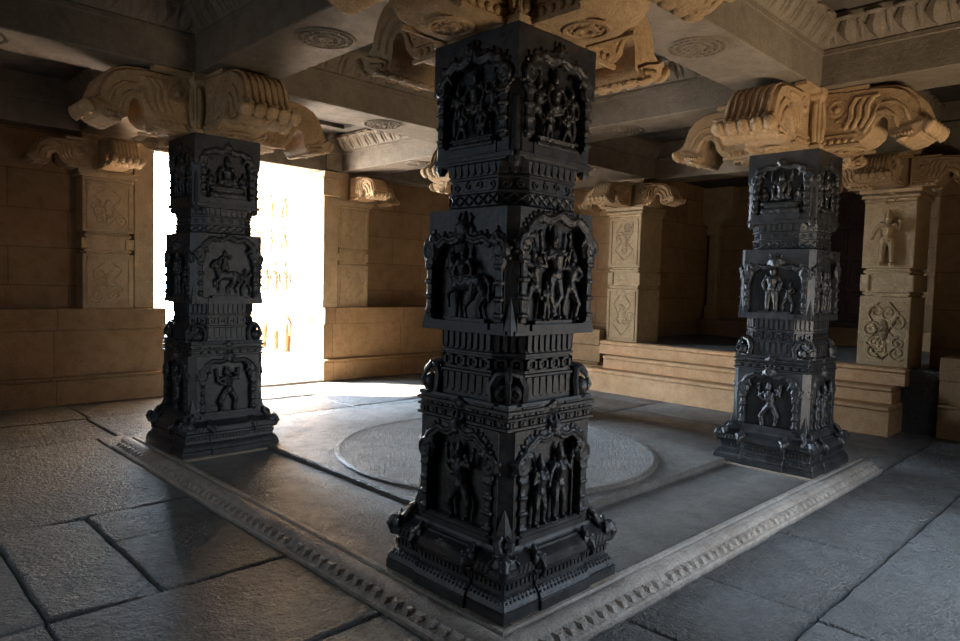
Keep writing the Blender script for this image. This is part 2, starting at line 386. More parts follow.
def cham(b, h, c, z0, z1, sx, sy):
    p = [(h-c, h), (h, h-c), (h-.075, h-c), (h-c, h-.075)]
    p = [(sx*x, sy*y) for x, y in p]
    if sx*sy > 0: p = p[::-1]
    b.prism(p, z0, z1)
def make_pillar(root, panels, vox):
    K = M['black']
    f = MB(); f.sq([(0, .462, .01), (.012, .462, .01), (.018, .45, .01)]); f.build('footing', M['footing'], root)
    # ---- base mouldings
    b = MB()
    prof = [(.018,.437),(.066,.437),(.070,.432),(.076,.434),(.098,.424),(.124,.404),(.128,.396),(.150,.394),(.156,.402),(.186,.402),
            (.190,.394),(.203,.392),(.210,.418),(.222,.428),(.262,.426),(.276,.41),(.284,.37),(.292,.362),(.298,.356),(.306,.352),(.312,.35),(.318,.348)]
    b.sq([(z, h, .006) for z, h in prof])
    for q in range(2):
        pr = []
        for z, h in prof[:-4]:
            pr.append((z, h+.014, .19, .004) if q == 0 else (z, .19, h+.014, .004))
        b.sq(pr)
    for n in SIDES:
        b.M = face_M(n, 0, 0)
        m = 26
        for i in range(m):
            u = -.385+.77*(i+.5)/m
            e = .014 if abs(u) < .19 else 0
            b.box(u-.009, u+.009, .156, .184, .38, .410+e)           # toothed course
        m = 30
        for i in range(m):
            u = -.41+.82*(i+.5)/m
            e = .014 if abs(u) < .19 else 0
            b.ell((u, .105, .418+e), (.009, .008, .01), 0, 6, 4)     # bead course
            b.box(u-.002, u+.004, .112, .124, .40, .412+e)
        m = 22
        for i in range(m):
            u = -.34+.68*(i+.5)/m
            b.tube([(u-.006, .225, .428), (u+.006, .258, .428)], .005, 5)
    b.M = Matrix.Identity(4)
    b.build('base_moulding', K, root)
    # ---- little makara masks on the ledge: corners and two per side
    for n in SIDES:
        for u in (-.19, .19):
            g = MB(); g.M = face_M(n, .43, 0)
            g.ell((u, .252, 0), (.034, .04, .03))
            g.tube([(u, .262, .015), (u, .235, .034), (u, .205, .028), (u, .185, .012)], [.022, .016, .012, .008], 6)
            for s_ in (-1, 1):
                g.ell((u+s_*.03, .268, 0), (.018, .026, .014)); g.ell((u+s_*.014, .268, .024), .007)
            g.tube([(u, .285, -.02), (u, .315, -.04)], [.026, .014], 6)
            g.build('makara_mask', K, root, vox)
    for sx in (-1, 1):
        for sy in (-1, 1):
            g = MB()
            an = math.atan2(sy, sx)
            g.M = Matrix.Rotation(an-pi/2, 4, 'Z') @ Matrix.Translation((0, .55, 0)) @ Matrix.Rotation(pi/2, 4, 'X') @ Matrix.Rotation(pi, 4, 'Y')
            g.M = face_M((cos(an), sin(an), 0), .545, 0)
            g.ell((0, .262, -.01), (.06, .055, .05))
            g.tube([(0, .29, .02), (0, .255, .05), (0, .215, .035), (0, .2, .0)], [.03, .026, .02, .012], 7)
            for s_ in (-1, 1):
                g.spiral((s_*.05, .275), .036, 1.3, .011, .0, s_, pi/2)
                g.tube([(s_*.02, .3, -.03), (s_*.035, .345, -.06), (s_*.01, .37, -.09)], [.022, .02, .012], 6)
            g.build('corner_makara', K, root, vox)
    # ---- lower block
    h = .338; z0, z1 = .318, .858
    b = MB()
    b.sq([(z0, h-.052, .004), (z1, h-.056, .004)])
    for n in SIDES:
        b.M = face_M(n, h-.003, 0)
        arch_plate(b, h-.058, z0, z1, .215, .69, .82, -.05, 0, z0+.05)
        b.box(-.25, .25, z0, z0+.028, -.02, .016)
        b.box(-.22, .22, z0+.028, z0+.046, -.03, .008)
    b.M = Matrix.Identity(4)
    for sx in (-1, 1):
        for sy in (-1, 1):
            cham(b, h-.003, .058, z0, z1, sx, sy)
            b.sq([(z0, .030, .004), (z0+.06, .029, .004), (z0+.17, .004, .001)], sx*(h-.034), sy*(h-.034))
    b.build('lower_block', K, root)
    # ---- cornice frieze between block and neck
    b = MB()
    b.sq([(.856,.315,.004),(.862,.330,.004),(.874,.330,.004),(.877,.312,.004),(.905,.312,.004),(.908,.328,.004),(.920,.330,.004),(.924,.316,.004),
          (.936,.316,.004),(.94,.332,.004),(.954,.332,.004),(.958,.318,.004),(.966,.318,.004),(.969,.326,.004),(.985,.322,.004)])
    for n in SIDES:
        b.M = face_M(n, .312, 0)
        for i in range(9):
            u = -.28+.56*i/8
            if i == 4: continue
            b.box(u-.024, u+.024, .879, .904, -.01, .014); b.box(u-.011, u+.011, .883, .900, 0, .022)
            b.ell((u+.035, .891, .0), (.006, .012, .012), 0, 6, 5)
        for u in (-.25, -.17, -.09, .09, .17, .25):
            b.box(u-.03, u+.03, .925, .935, -.01, .014); b.ell((u, .93, .014), (.012, .006, .008), 0, 6, 4)
        b.tube([(-.05, .95, .01), (0, .975, .022), (.05, .95, .01)], [.01, .016, .01], 6)
        b.ell((0, .955, .018), (.035, .026, .014))
        for g in (-1, 1): b.box(g*.16-.06, g*.16+.06, .959, .966, 0, .016)
    b.M = Matrix.Identity(4)
    b.build('cornice_frieze', K, root)
    for sx in (-1, 1):
        for sy in (-1, 1):
            g = MB(); an = math.atan2(sy, sx)
            g.M = face_M((cos(an), sin(an), 0), .36, 0)
            g.box(-.07, .07, .975, .99, -.05, .055, .004)
            for s_ in (-1, 1):
                g.ell((s_*.03, 1.03, .028), (.036, .044, .042), 0, 12, 9)
                g.spiral((s_*.034, 1.035), .034, 1.2, .008, .066, s_, pi/2, 16)
            g.tube([(0, .985, .05), (0, 1.04, .082), (0, 1.085, .06)], [.012, .014, .012], 6)
            for s_ in (-1, 1):
                g.tube([(s_*.075, .99, .0), (s_*.082, 1.06, -.01), (s_*.05, 1.115, .0), (s_*.012, 1.125, .03)], [.02, .022, .02, .012], 7)
            g.tube([(0, 1.09, .06), (0, 1.125, .03), (0, 1.135, -.02)], [.016, .02, .02], 7)
            g.build('corner_scroll', K, root)
    # ---- lower neck (eight-sided)
    b = MB(); c_ = .115; hn = .29
    b.sq([(.985,hn,c_),(1.10,hn-.004,c_),(1.105,hn+.006,c_),(1.115,hn+.006,c_),(1.12,hn-.008,c_),(1.20,hn-.008,c_),(1.205,hn+.006,c_),(1.215,hn+.006,c_),
          (1.22,hn-.006,c_),(1.31,hn-.004,c_)])
    b.build('lower_neck', K, root)
    b = MB()
    band(b, hn-.004, hn-c_, 1.0, 1.1, 'flute', 7); band(b, hn-.008, hn-c_, 1.125, 1.198, 'square', 4, .014); band(b, hn-.006, hn-c_, 1.22, 1.305, 'flute', 8, .016)
    b.build('neck_ornament', K, root)
    # ---- middle block
    h = .322; z0, z1 = 1.31, 1.912
    b = MB()
    b.sq([(z0, h-.052, .004), (z1, h-.052, .004)])
    for n in SIDES:
        b.M = face_M(n, h-.002, 0)
        hi_ = n[1] != 0
        arch_plate(b, h-.048, z0, z1, .235, 1.72 if hi_ else 1.69, 1.875 if hi_ else 1.775, -.05, 0, z0+.05)
        b.box(-h+.03, h-.03, z0, z0+.02, -.02, .006); b.box(-.18, .18, z0+.02, z0+.05, -.03, .012); b.box(-.14, .14, z0+.05, z0+.068, -.05, -.005)
    b.M = Matrix.Identity(4)
    for sx in (-1, 1):
        for sy in (-1, 1):
            cham(b, h-.002, .048, z0, z1, sx, sy)
            b.sq([(z0, .026, .003), (z0+.03, .025, .003), (z0+.19, .003, .001)], sx*(h-.030), sy*(h-.030))
    b.build('middle_block', K, root)
    # ---- upper neck
    b = MB(); hn = .272; c_ = .105
    b.sq([(1.912,hn,c_),(1.92,hn+.008,c_),(1.93,hn-.002,c_),(1.985,hn-.002,c_),(1.99,hn+.01,c_),(1.998,hn+.01,c_),(2.003,hn-.004,c_),(2.055,hn-.004,c_),
          (2.06,hn+.008,c_),(2.068,hn+.008,c_),(2.075,hn,c_),(2.13,hn+.01,c_-.01),(2.138,hn+.02,.06),(2.16,hn+.022,.05)])
    b.build('upper_neck', K, root)
    b = MB()
    band(b, hn-.002, hn-c_, 1.932, 1.984, 'diamond', 5, .014); band(b, hn-.004, hn-c_, 2.004, 2.054, 'scroll', 4); band(b, hn, hn-c_, 2.076, 2.135, 'flute', 7, .018)
    b.build('neck_ornament', K, root)
    # ---- top block
    h = .293; z0, z1 = 2.15, ZB
    b = MB()
    b.sq([(z0, h-.044, .004), (z1, h-.044, .004)])
    for n in SIDES:
        b.M = face_M(n, h, 0)
        arch_plate(b, h-.045, z0+.02, z1, .205, 2.52, 2.635, -.042, 0, z0+.07)
        b.box(-h+.02, h-.02, z0-.004, z0+.022, -.03, .008, .003)
        b.box(-.17, .17, z0+.022, z0+.075, -.03, .006)
    b.M = Matrix.Identity(4)
    for sx in (-1, 1):
        for sy in (-1, 1):
            b.sq([(2.50, .0235, .001), (z1, .0235, .001)], sx*(h-.0235), sy*(h-.0235))
            cham(b, h, .045, z0, 2.5, sx, sy)
            b.tube([(sx*(h-.034), sy*(h-.034), 2.12), (sx*(h-.034), sy*(h-.034), 2.42), (sx*(h-.036), sy*(h-.036), 2.47)], [.03, .022, .012], 8)
    b.build('top_block', K, root)
    # ---- relief panels
    spec = {'low': (.335, .368, .218, .685, .812, .05, .035),
            'mid': (.320, 1.378, .235, 1.70, 1.765, .06, .042),
            'top': (.293, 2.245, .205, 2.52, 2.625, .046, .035)}
    for n in SIDES:
        for lv in ('low', 'mid', 'top'):
            d, v0, a, vs, vt, head, dep = spec[lv]
            if lv == 'mid' and n[1]: vs, vt, head = 1.73, 1.868, 0
            g = MB(); g.M = face_M(n, d, 0)
            torana(g, a, v0-.01, vs, vt, -.003 if vox < .006 else -.014, .02 if lv != 'top' else .022, head, True, .056 if lv != 'top' else .046)
            ob = g.build('relief_panel', K, root, vox)
            kind = panels[(n[0], n[1], lv)]
            for nm, fn in kind:
                g = MB(); g.M = face_M(n, d-dep, 0)
                fn(g, v0)
                g.build(nm, K, ob, vox)
    return root

def fig(u, H, pose, dv=0.0, **kw):
    return lambda g, v0: person(g, u, v0+dv, H, pose, **kw)
def steed(u, H, dv=0.0):
    def f(g, v0): horse(g, u, v0+dv, H, .0)
    return f
def throne(u, wd, ht, dv=0.0):
    def f(g, v0):
        g.box(u-wd, u+wd, v0+dv, v0+dv+ht*.45, -.005, .05, .004); g.box(u-wd*.85, u+wd*.85, v0+dv+ht*.45, v0+dv+ht*.75, -.005, .042); g.box(u-wd, u+wd, v0+dv+ht*.75, v0+dv+ht, -.005, .052, .004)
    return f
def court(k=0):
    p_ = ('pray', 'dance', 'dance2', 'stand')
    L_ = [('seated_figure', fig(0, .33, 'seated', .045, fat=1.15)), ('attendant_figure', fig(-.125, .275, p_[k % 4], .02, fat=1.15)), ('attendant_figure', fig(.13, .275, p_[(k+1) % 4], .02, flip=True, fat=1.15)),
          ('attendant_figure', fig(-.065, .19, p_[(k+2) % 4], -.02, w=.03, fat=1.2)), ('attendant_figure', fig(.07, .19, p_[(k+3) % 4], -.02, w=.03, fat=1.2)), ('carved_throne', throne(0, .155, .05, -.035))]
    return L_
def deity(arms4=True):
    return [('seated_figure', fig(0, .36, 'seated', .0, arms4=arms4, fat=1.2)), ('attendant_figure', fig(-.15, .22, 'stand', .0, fat=1.2)), ('attendant_figure', fig(.15, .22, 'stand', .0, fat=1.2)), ('carved_throne', throne(0, .16, .10, -.02))]
single = [('standing_figure', fig(0, .385, 'dance', .0, arms4=True, fat=1.2))]
single2 = [('standing_figure', fig(0, .385, 'krishna', .0, fat=1.2, arms4=True))]
pair = [('standing_figure', fig(-.07, .345, 'pray', .0, fat=1.2)), ('standing_figure', fig(.075, .375, 'archer', .005, fat=1.2, staff=True))]
rider = [('carved_horse', steed(.0, .335, .0)), ('rider_figure', fig(-.01, .31, 'seated', .07, fat=1.35, w=.02))]
dancers = [('dancing_figure', fig(.01, .44, 'krishna', .01, fat=1.1, arms4=True)), ('attendant_figure', fig(-.145, .36, 'dance', .0, fat=1.1)), ('attendant_figure', fig(.15, .35, 'dance2', .0, fat=1.1)), ('attendant_figure', fig(-.07, .19, 'pray', .0, fat=1.2, w=.03))]
duo = [('standing_figure', fig(-.03, .40, 'stand', .0, fat=1.35)), ('standing_figure', fig(.11, .27, 'dance2', .0, fat=1.1))]
hunt = [('carved_horse', steed(.0, .30, .02)), ('standing_figure', fig(-.02, .24, 'archer', .16, fat=1.2)), ('attendant_figure', fig(.17, .24, 'dance', .0, fat=1.2))]
trio = [('standing_figure', fig(0, .36, 'stand', .0, arms4=True, fat=1.15)), ('attendant_figure', fig(-.14, .29, 'pray', .0, fat=1.15)), ('attendant_figure', fig(.14, .29, 'pray', .0, fat=1.15))]
def panelset(a, b, c_, d, e, f_):
    """-x low, mid, top then -y low, mid, top; the far sides repeat them"""
    P = {}
    for (nx, ny), t in (((-1, 0), (a, b, c_)), ((0, -1), (d, e, f_)), ((1, 0), (d, e, f_)), ((0, 1), (a, b, c_))):
        for lv, k in zip(('low', 'mid', 'top'), t): P[(nx, ny, lv)] = k
    return P
g_p = 'carved black pillars around the raised platform'
pF = make_pillar(thing('carved_pillar', (0,0,0), 'nearest and largest carved black stone pillar, with a horse relief on its left side', 'pillar', g_p),
                 panelset(single, rider, court(), pair, dancers, court(2)), .005)
pL = make_pillar(thing('carved_pillar', (0,S,0), 'carved black stone pillar at left, silhouetted against the bright doorway', 'pillar', g_p),
                 panelset(single2, duo, trio, single, hunt, deity(False)), .008)
pR = make_pillar(thing('carved_pillar', (S,0,0), 'carved black stone pillar at right, shiny grey middle block, in front of the vestibule steps', 'pillar', g_p),
                 panelset(single, duo, deity(), pair, trio, court()), .008)
p4 = copy_tree(pL); p4.location = (S,S,0)
tag(p4, 'farthest carved black pillar, hidden straight behind the nearest pillar')

# ------------------------------------------------------------------ bracket capitals
ARM = [(.22,0),(.50,.0),(.60,.035),(.655,.09),(.675,.16),(.71,.205),(.755,.205),(.785,.165),(.79,.10),(.80,.04),(.84,.014),(.90,.006),(.95,.017),(1.0,.05),
       (1.065,.085),(1.085,.12),(1.05,.15),(1.005,.18),(.985,.25),(.95,.335),(.89,.40),(.80,.435),(.68,.452),(.56,.455),(.48,.455),(.42,.46),(.38,.475),(.30,.478),(.22,.478)]
def arm_M(n):
    """frame: x outward along the arm, y up, z sideways"""
    n = Vector(n); up = Vector((0,0,1)); s_ = n.cross(up)
    Mx = Matrix.Identity(4)
    for i in range(3):
        Mx[i][0] = n[i]; Mx[i][1] = up[i]; Mx[i][2] = s_[i]
    return Mx
def make_arm(n, mat, parent, hw=.205, k=1.0, zoff=0.0):
    b = MB(); b.M = arm_M(n) @ Matrix.Translation((0, zoff, 0)) @ Matrix.Diagonal((k, k, 1, 1))
    # rounded body: a stack of slices, narrowing at both faces
    sl = [(-hw, .93), (-hw+.02, .965), (-hw+.06, .99), (-hw+.11, 1.0), (hw-.11, 1.0), (hw-.06, .99), (hw-.02, .965), (hw, .93)]
    cx, cy = .62, .22
    rs = [[(cx+(p[0]-cx)*q, cy+(p[1]-cy)*q, z) for p in ARM] for z, q in sl]
    b.rings(rs)
    # ribs over the hump, running down the bell
    outer = [(.56,.45),(.68,.452),(.80,.437),(.89,.402),(.95,.337),(.985,.25),(1.005,.185),(1.045,.15)]
    for i in range(7):
        z = -hw*.8+hw*1.6*i/6
        b.tube([(p[0]+.002, p[1]+.002, z) for p in outer], [.012]*5+[.014, .017, .02], 6)
    # flared flower lip of the bell with scalloped petals
    b.prism([(.81,.06),(.84,.012),(.90,.0),(.96,.015),(1.02,.055),(1.075,.09),(1.08,.12),(1.04,.145),(.98,.12),(.9,.1)], -hw-.022, hw+.022)
    for i in range(5):
        z = -hw+2*hw*i/4
        b.ell((1.065, .085, z), (.034, .062, hw*.27), -.5, 10, 7)
        b.ell((1.035, .135, z+hw*.25 if i < 4 else z), (.035, .024, hw*.12), .6, 8, 5)
        b.ell((.885, .012, z), (.05, .020, hw*.26), .2, 9, 6)
    for dd, zz in ((.86, .008), (.92, .014), (.98, .034)):
        for i in range(8):
            b.ell((dd, zz, -hw*.95+1.9*hw*(i+.5*(dd == .92))/7.5), (.03, .012, .022), .3 if dd > .9 else 0, 8, 5)
    for i in range(9):
        b.ell((1.01, .05, -hw*.9+1.8*hw*i/8), (.016, .014, .016), 0, 7, 5)
    for g in (-1, 1):
        # side carving: scroll, curled petals, foot course
        b.spiral((.39, .31), .095, 1.7, .02, g*hw*.95, g*1, -pi/2*g, 26, 1.0)
        b.ell((.39, .31, g*hw*.95), (.035, .035, .03))
        for t in range(3):
            o = .06*t
            b.tube([(.46+o, .15, g*hw), (.50+o, .22, g*hw), (.50+o, .31, g*hw), (.54+o, .38, g*hw), (.58+o, .385, g*hw)], [.02, .024, .024, .02, .014], 6, 1.0)
        b.tube([(.70,.25,g*hw), (.76,.25,g*hw), (.82,.20,g*hw), (.845,.12,g*hw)], [.016, .022, .02, .016], 6)
        b.tube([(.73,.32,g*hw), (.82,.31,g*hw), (.89,.25,g*hw), (.92,.16,g*hw)], [.012, .018, .018, .014], 6)
        b.tube([(.60,.10,g*hw), (.66,.20,g*hw), (.69,.30,g*hw)], [.014, .018, .012], 6)
        for t in range(6):
            b.ell((.95-.022*t, .06-.004*t, g*(hw+.03)), (.012, .02, .014), 0, 7, 5)
        b.box(.24, .58, .0, .022, g*hw-.012, g*hw+.012); b.box(.28, .56, .085, .1, g*hw-.012, g*hw+.012)
        b.box(.26, .62, .45, .482, g*hw-.09, g*hw+.0)
        for t in range(5): b.ell((.3+.055*t, .05, g*hw), (.022, .024, .016), 0, 7, 5)
    return b.build('bracket_arm', mat, parent, 0, 55)
def make_capital(root, mat, k=1.0, sides=SIDES, zoff=ZB):
    b = MB()
    z = zoff
    b.sq([(z, .30, .004), (z+.03, .305, .004), (z+.036, .29, .01), (z+.40, .29, .01), (z+.43, .31, .006), (ZC, .31, .006)])
    for n in sides:
        b.M = face_M(n, .29, z)
        for g in (-1, 1):
            b.tube([(g*.25, .06, .0), (g*.245, .2, .012), (g*.25, .36, .004)], [.02, .024, .018], 7)
    b.M = Matrix.Identity(4)
    b.build('capital_block', mat, root)
    arms = [make_arm(n, mat, root, .205, 1.0, z) for n in sides]
    # carved underside rosettes
    for n, ao in zip(sides, arms):
        b = MB()
        b.M = arm_M(n) @ Matrix.Translation((.45, z, 0)) @ Matrix.Rotation(pi/2, 4, 'X')
        b.lathe([(.02,-.004), (.03,.012), (.05,.012), (.055,-.004)], 16); b.lathe([(.09,-.004), (.096,.009), (.112,.009), (.12,-.004)], 20)
        for i in range(10):
            a = 2*pi*i/10
            b.ell((.073*cos(a), .073*sin(a), 0), (.014, .014, .01), 0, 6, 4)
        b.build('soffit_rosette', mat, ao)
    return root
g_c = 'ochre bracket capitals on the black pillars'
cF = make_capital(thing('bracket_capital', (0,0,0), 'large yellow-lit stone bracket capital on the nearest pillar, cut by the top of the photo', 'capital', g_c), M['capital'])
for (x, y, lb) in ((0, S, 'dim brown stone bracket capital on top of the left pillar'), (S, 0, 'warm ochre stone bracket capital on top of the right pillar'),
                   (S, S, 'far stone bracket capital whose curled arm shows just left of the nearest pillar')):
    o = copy_tree(cF); o.location = (x, y, 0); tag(o, lb)

# ------------------------------------------------------------------ beams
BH = .285
def make_beam(p0, p1, label, trimA=0.0, trimB=0.0, rosette=True):
    p0 = Vector((*p0, 0)); p1 = Vector((*p1, 0)); dv = (p1-p0); Ln = dv.length; dv.normalize()
    ang = math.atan2(dv.y, dv.x)
    root = thing('ceiling_beam', (p0.x, p0.y, ZC), label, 'beam', 'stone ceiling beams')
    root.rotation_euler = (0, 0, ang)
    a, e = trimA, Ln-trimB
    def ext(mb, prof):
        mb.rings([[(x, p[0], p[1]) for p in prof] for x in (a, e)])
    b = MB()
    ext(b, [(-BH+.008,0),(BH-.008,0),(BH,.008),(BH,.26),(BH+.012,.264),(BH+.012,.30),(BH-.02,.304),(BH-.02,.56),(-BH+.02,.56),(-BH+.02,.304),(-BH-.012,.30),(-BH-.012,.264),(-BH,.26),(-BH,.008)])
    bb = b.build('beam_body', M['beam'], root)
    for g in (-1, 1):
        b = MB()
        pf = [(BH-.02,.306),(BH+.01,.31),(BH+.03,.335),(BH+.075,.40),(BH+.125,.47),(BH+.14,.50),(BH+.14,.53),(BH+.10,.535),(BH+.10,.56),(BH-.02,.56)]
        if g > 0: ext(b, pf)
        else: ext(b, [(-p[0], p[1]) for p in reversed(pf)])
        m = max(3, int((e-a)/.19)); st = (e-a)/m
        for i in range(m):
            x = a+st*(i+.5)
            yy = lambda q: g*(BH+q)
            b.tube([(x-st*.1, yy(-.015), .335), (x, yy(.02), .385), (x+st*.06, yy(.06), .44), (x+st*.03, yy(.10), .48)], [st*.22, st*.34, st*.40, st*.26], 8)
            b.tube([(x-st*.45, yy(.02), .33), (x-st*.43, yy(.07), .40), (x-st*.40, yy(.115), .46)], [st*.06, st*.10, st*.07], 6)
            for q in (-.22, 0, .22):
                b.tube([(x-st*.1+q*st*.6, yy(.032-abs(q)*.03), .345), (x+q*st, yy(.078-abs(q)*.05), .39), (x+st*.06+q*st*1.2, yy(.122-abs(q)*.06), .44)], [.006]*3, 5)
            b.ell((x+st*.04, yy(.135), .488), (st*.34, .03, .022), 0, 9, 6)
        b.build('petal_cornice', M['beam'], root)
    if rosette:
        b = MB(); b.M = Matrix.Translation(((a+e)/2, 0, 0)) @ Matrix.Rotation(pi, 4, 'X')
        b.lathe([(.0,-.006),(.02,.014),(.045,.016),(.06,.004),(.065,-.006)], 20)
        for r0 in (.10, .155, .205): b.lathe([(r0-.014,-.006),(r0-.01,.010),(r0+.006,.010),(r0+.012,-.006)], 32)
        for r0, m in ((.08, 10), (.13, 16), (.18, 22)):
            for i in range(m):
                t = 2*pi*i/m
                b.ell((r0*cos(t), r0*sin(t), 0), (.02, .010, .012), t, 7, 5)
        b.build('rosette', M['beam'], bb)
    return root
E_ = 6.85
make_beam((0,0), (0,S), 'dim grey ceiling beam with round rosette, from the left pillar to the nearest pillar')
make_beam((S,0), (S,S), 'ceiling beam with petal cornice from the right pillar to behind the nearest pillar')
make_beam((0,S), (0,E_), 'ceiling beam running from the left pillar back to the bright doorway wall')
make_beam((S,S), (S,E_), 'sunlit ceiling beam with petal cornice meeting the wall right of the doorway')
make_beam((S,-3.2), (S,0), 'dark ceiling beam with carved petal cornice at the top right corner')
make_beam((0,0), (S,0), 'warm-lit ceiling beam with round rosette, from the nearest pillar to the right pillar', BH, BH)
make_beam((0,S), (S,S), 'ceiling beam behind the left pillar running to behind the nearest pillar', BH, BH)
make_beam((-3.2,S), (0,S), 'dark ceiling beam at the top left corner, ending on the left pillar', 0, BH)
make_beam((S,0), (E_,0), 'shadowed ceiling beam from the right pillar to the vestibule pilaster with figure reliefs', BH, 0)
make_beam((S,S), (E_,S), 'shadowed ceiling beam from the hidden far pillar to the vestibule', BH, 0)

# ------------------------------------------------------------------ shell of the hall
def struct(name, mb, mat):
    o = mb.build(name, mat); o['kind'] = 'structure'; return o
HI = 4.3
DX0, DX1 = .62, 3.10
YW, XW = 7.2, 7.2
b = MB()
b.box(-3.9, DX0, YW, YW+.6, -.2, HI); b.box(DX1, XW+.6, YW, YW+.6, -.2, HI); b.box(DX0, DX1, YW, YW+.6, 3.26, HI)
struct('wall_left', b, M['wall'])
b = MB()
b.box(XW, XW+.5, 4.05, YW, -.2, HI); b.box(XW, XW+.5, -3.9, -.35, -.2, HI); b.box(XW, XW+.5, -.35, 4.05, -.2, .5); b.box(XW, XW+.5, -.35, 4.05, 3.3, HI)
struct('wall_right', b, M['wall'])
b = MB()
b.box(-3.9, -3.5, -3.9, .55, -.2, HI); b.box(-3.9, -3.5, 3.13, YW, -.2, HI); b.box(-3.9, -3.5, .55, 3.13, 3.1, HI)
struct('wall_back', b, M['wall'])
b = MB()
b.box(-3.5, .55, -3.9, -3.5, -.2, HI); b.box(3.13, XW+.0, -3.9, -3.5, -.2, HI); b.box(.55, 3.13, -3.9, -3.5, 3.1, HI)
struct('wall_front', b, M['wall'])
b = MB()
b.box(-3.9, XW+.6, -3.9, YW+.6, 3.80, 4.0)
# ceiling panels step up inside each bay
for (x0, x1, y0, y1) in ((.7,2.98,.7,2.98), (.7,2.98,4.3,6.2), (4.3,6.2,.7,2.98), (-2.6,-.7,.7,2.98), (.7,2.98,-2.6,-.7)):
    b.box(x0-.16, x1+.16, y0-.16, y0, 3.74, 3.8); b.box(x0-.16, x1+.16, y1, y1+.16, 3.74, 3.8)
    b.box(x0-.16, x0, y0, y1, 3.74, 3.8); b.box(x1, x1+.16, y0, y1, 3.74, 3.8)
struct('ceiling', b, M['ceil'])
b = MB(); b.box(-4.3, 10.8, -4.2, 8.4, 4.3, 4.5); struct('roof', b, M['ceil'])
# wall architraves
b = MB()
b.box(-3.5, DX0-.02, 6.86, YW, ZC, 3.8); b.box(DX0-.02, DX1+.02, 6.90, YW+.05, ZC-.02, 3.8); b.box(DX1+.02, XW, 6.86, YW, ZC, 3.8)
b.box(-3.5, XW-.36, 6.82, 6.86, 3.50, 3.56)
struct('trim_1', b, M['beam'])
b = MB()
b.box(6.86, XW, -3.5, 6.86, ZC, 3.8); b.box(6.82, 6.86, -3.5, 6.82, 3.50, 3.56)
struct('trim_2', b, M['beam'])

# ---- plinths along the walls
def plinth(name, label, x0, x1, y0, y1, top, face, mat=M['plinth'], lip=.26):
    """face: outward side, '-y' or '-x'; other edges follow the box"""
    root = thing(name, ((x0+x1)/2, (y0+y1)/2, FZ), label, 'plinth', 'stone wall plinths')
    def bx(mb, z0, z1, e):
        if face == '-y': mb.box(x0-root.location.x, x1-root.location.x, y0-e-root.location.y, y1-root.location.y, z0-FZ, z1-FZ, .008)
        else: mb.box(x0-e-root.location.x, x1-root.location.x, y0-root.location.y, y1-root.location.y, z0-FZ, z1-FZ, .008)
    m = MB(); bx(m, FZ, lip-.02, 0); m.build('base_course', mat, root)
    m = MB(); bx(m, lip-.02, lip, .0); bx(m, lip, lip+.03, .035); m.build('moulding', mat, root)
    m = MB(); bx(m, lip+.03, top-.26, -.02); m.build('middle_course', mat, root)
    m = MB(); bx(m, top-.26, top, .012); m.build('top_course', mat, root)
    return root
plinth('stone_plinth', 'dim brown moulded stone plinth along the wall left of the bright doorway', -3.49, .72, 6.85, YW-.005, 1.11, '-y')
plinth('stone_plinth', 'warm lit moulded stone plinth along the wall right of the bright doorway', 3.11, XW-.02, 6.85, YW-.005, 1.11, '-y')
plinth('stone_plinth', 'short lit stone plinth left of the vestibule steps, behind the nearest pillar', 6.45, XW-.01, 4.03, 6.80, .86, '-x', lip=.3)
plinth('stone_plinth', 'black shadowed stone plinth right of the vestibule steps', 6.45, XW-.01, -3.49, -.62, .86, '-x', lip=.3)

# ---- doorway to the courtyard
dr = bpy.data.objects.new('door_1', None); COL.objects.link(dr); dr.location = (1.84, 7.0, FZ); dr['kind'] = 'structure'
dr['label'] = 'open doorway full of white daylight behind the left pillar'; dr['category'] = 'doorway'
def at(mb, o): mb.M = Matrix.Translation(-Vector(o.location))
m = MB(); at(m, dr); m.box(.36, DX0-.02, 6.93, YW-.001, 1.11, ZC-.02, .01); m.build('jamb', M['pilaster'], dr)
m = MB(); at(m, dr); m.box(3.07, 3.33, 6.84, YW-.001, 1.11, 2.83, .01); m.box(3.03, 3.34, 6.80, YW-.001, 2.83, 3.12, .015); m.box(3.07, 3.33, 6.84, YW-.001, 3.12, ZC-.02, .01); m.build('jamb', M['pilaster'], dr)
m = MB(); at(m, dr); m.box(.55, 3.2, 6.86, 7.85, FZ-.02, FZ+.045, .012); m.build('threshold', M['kerb'], dr)

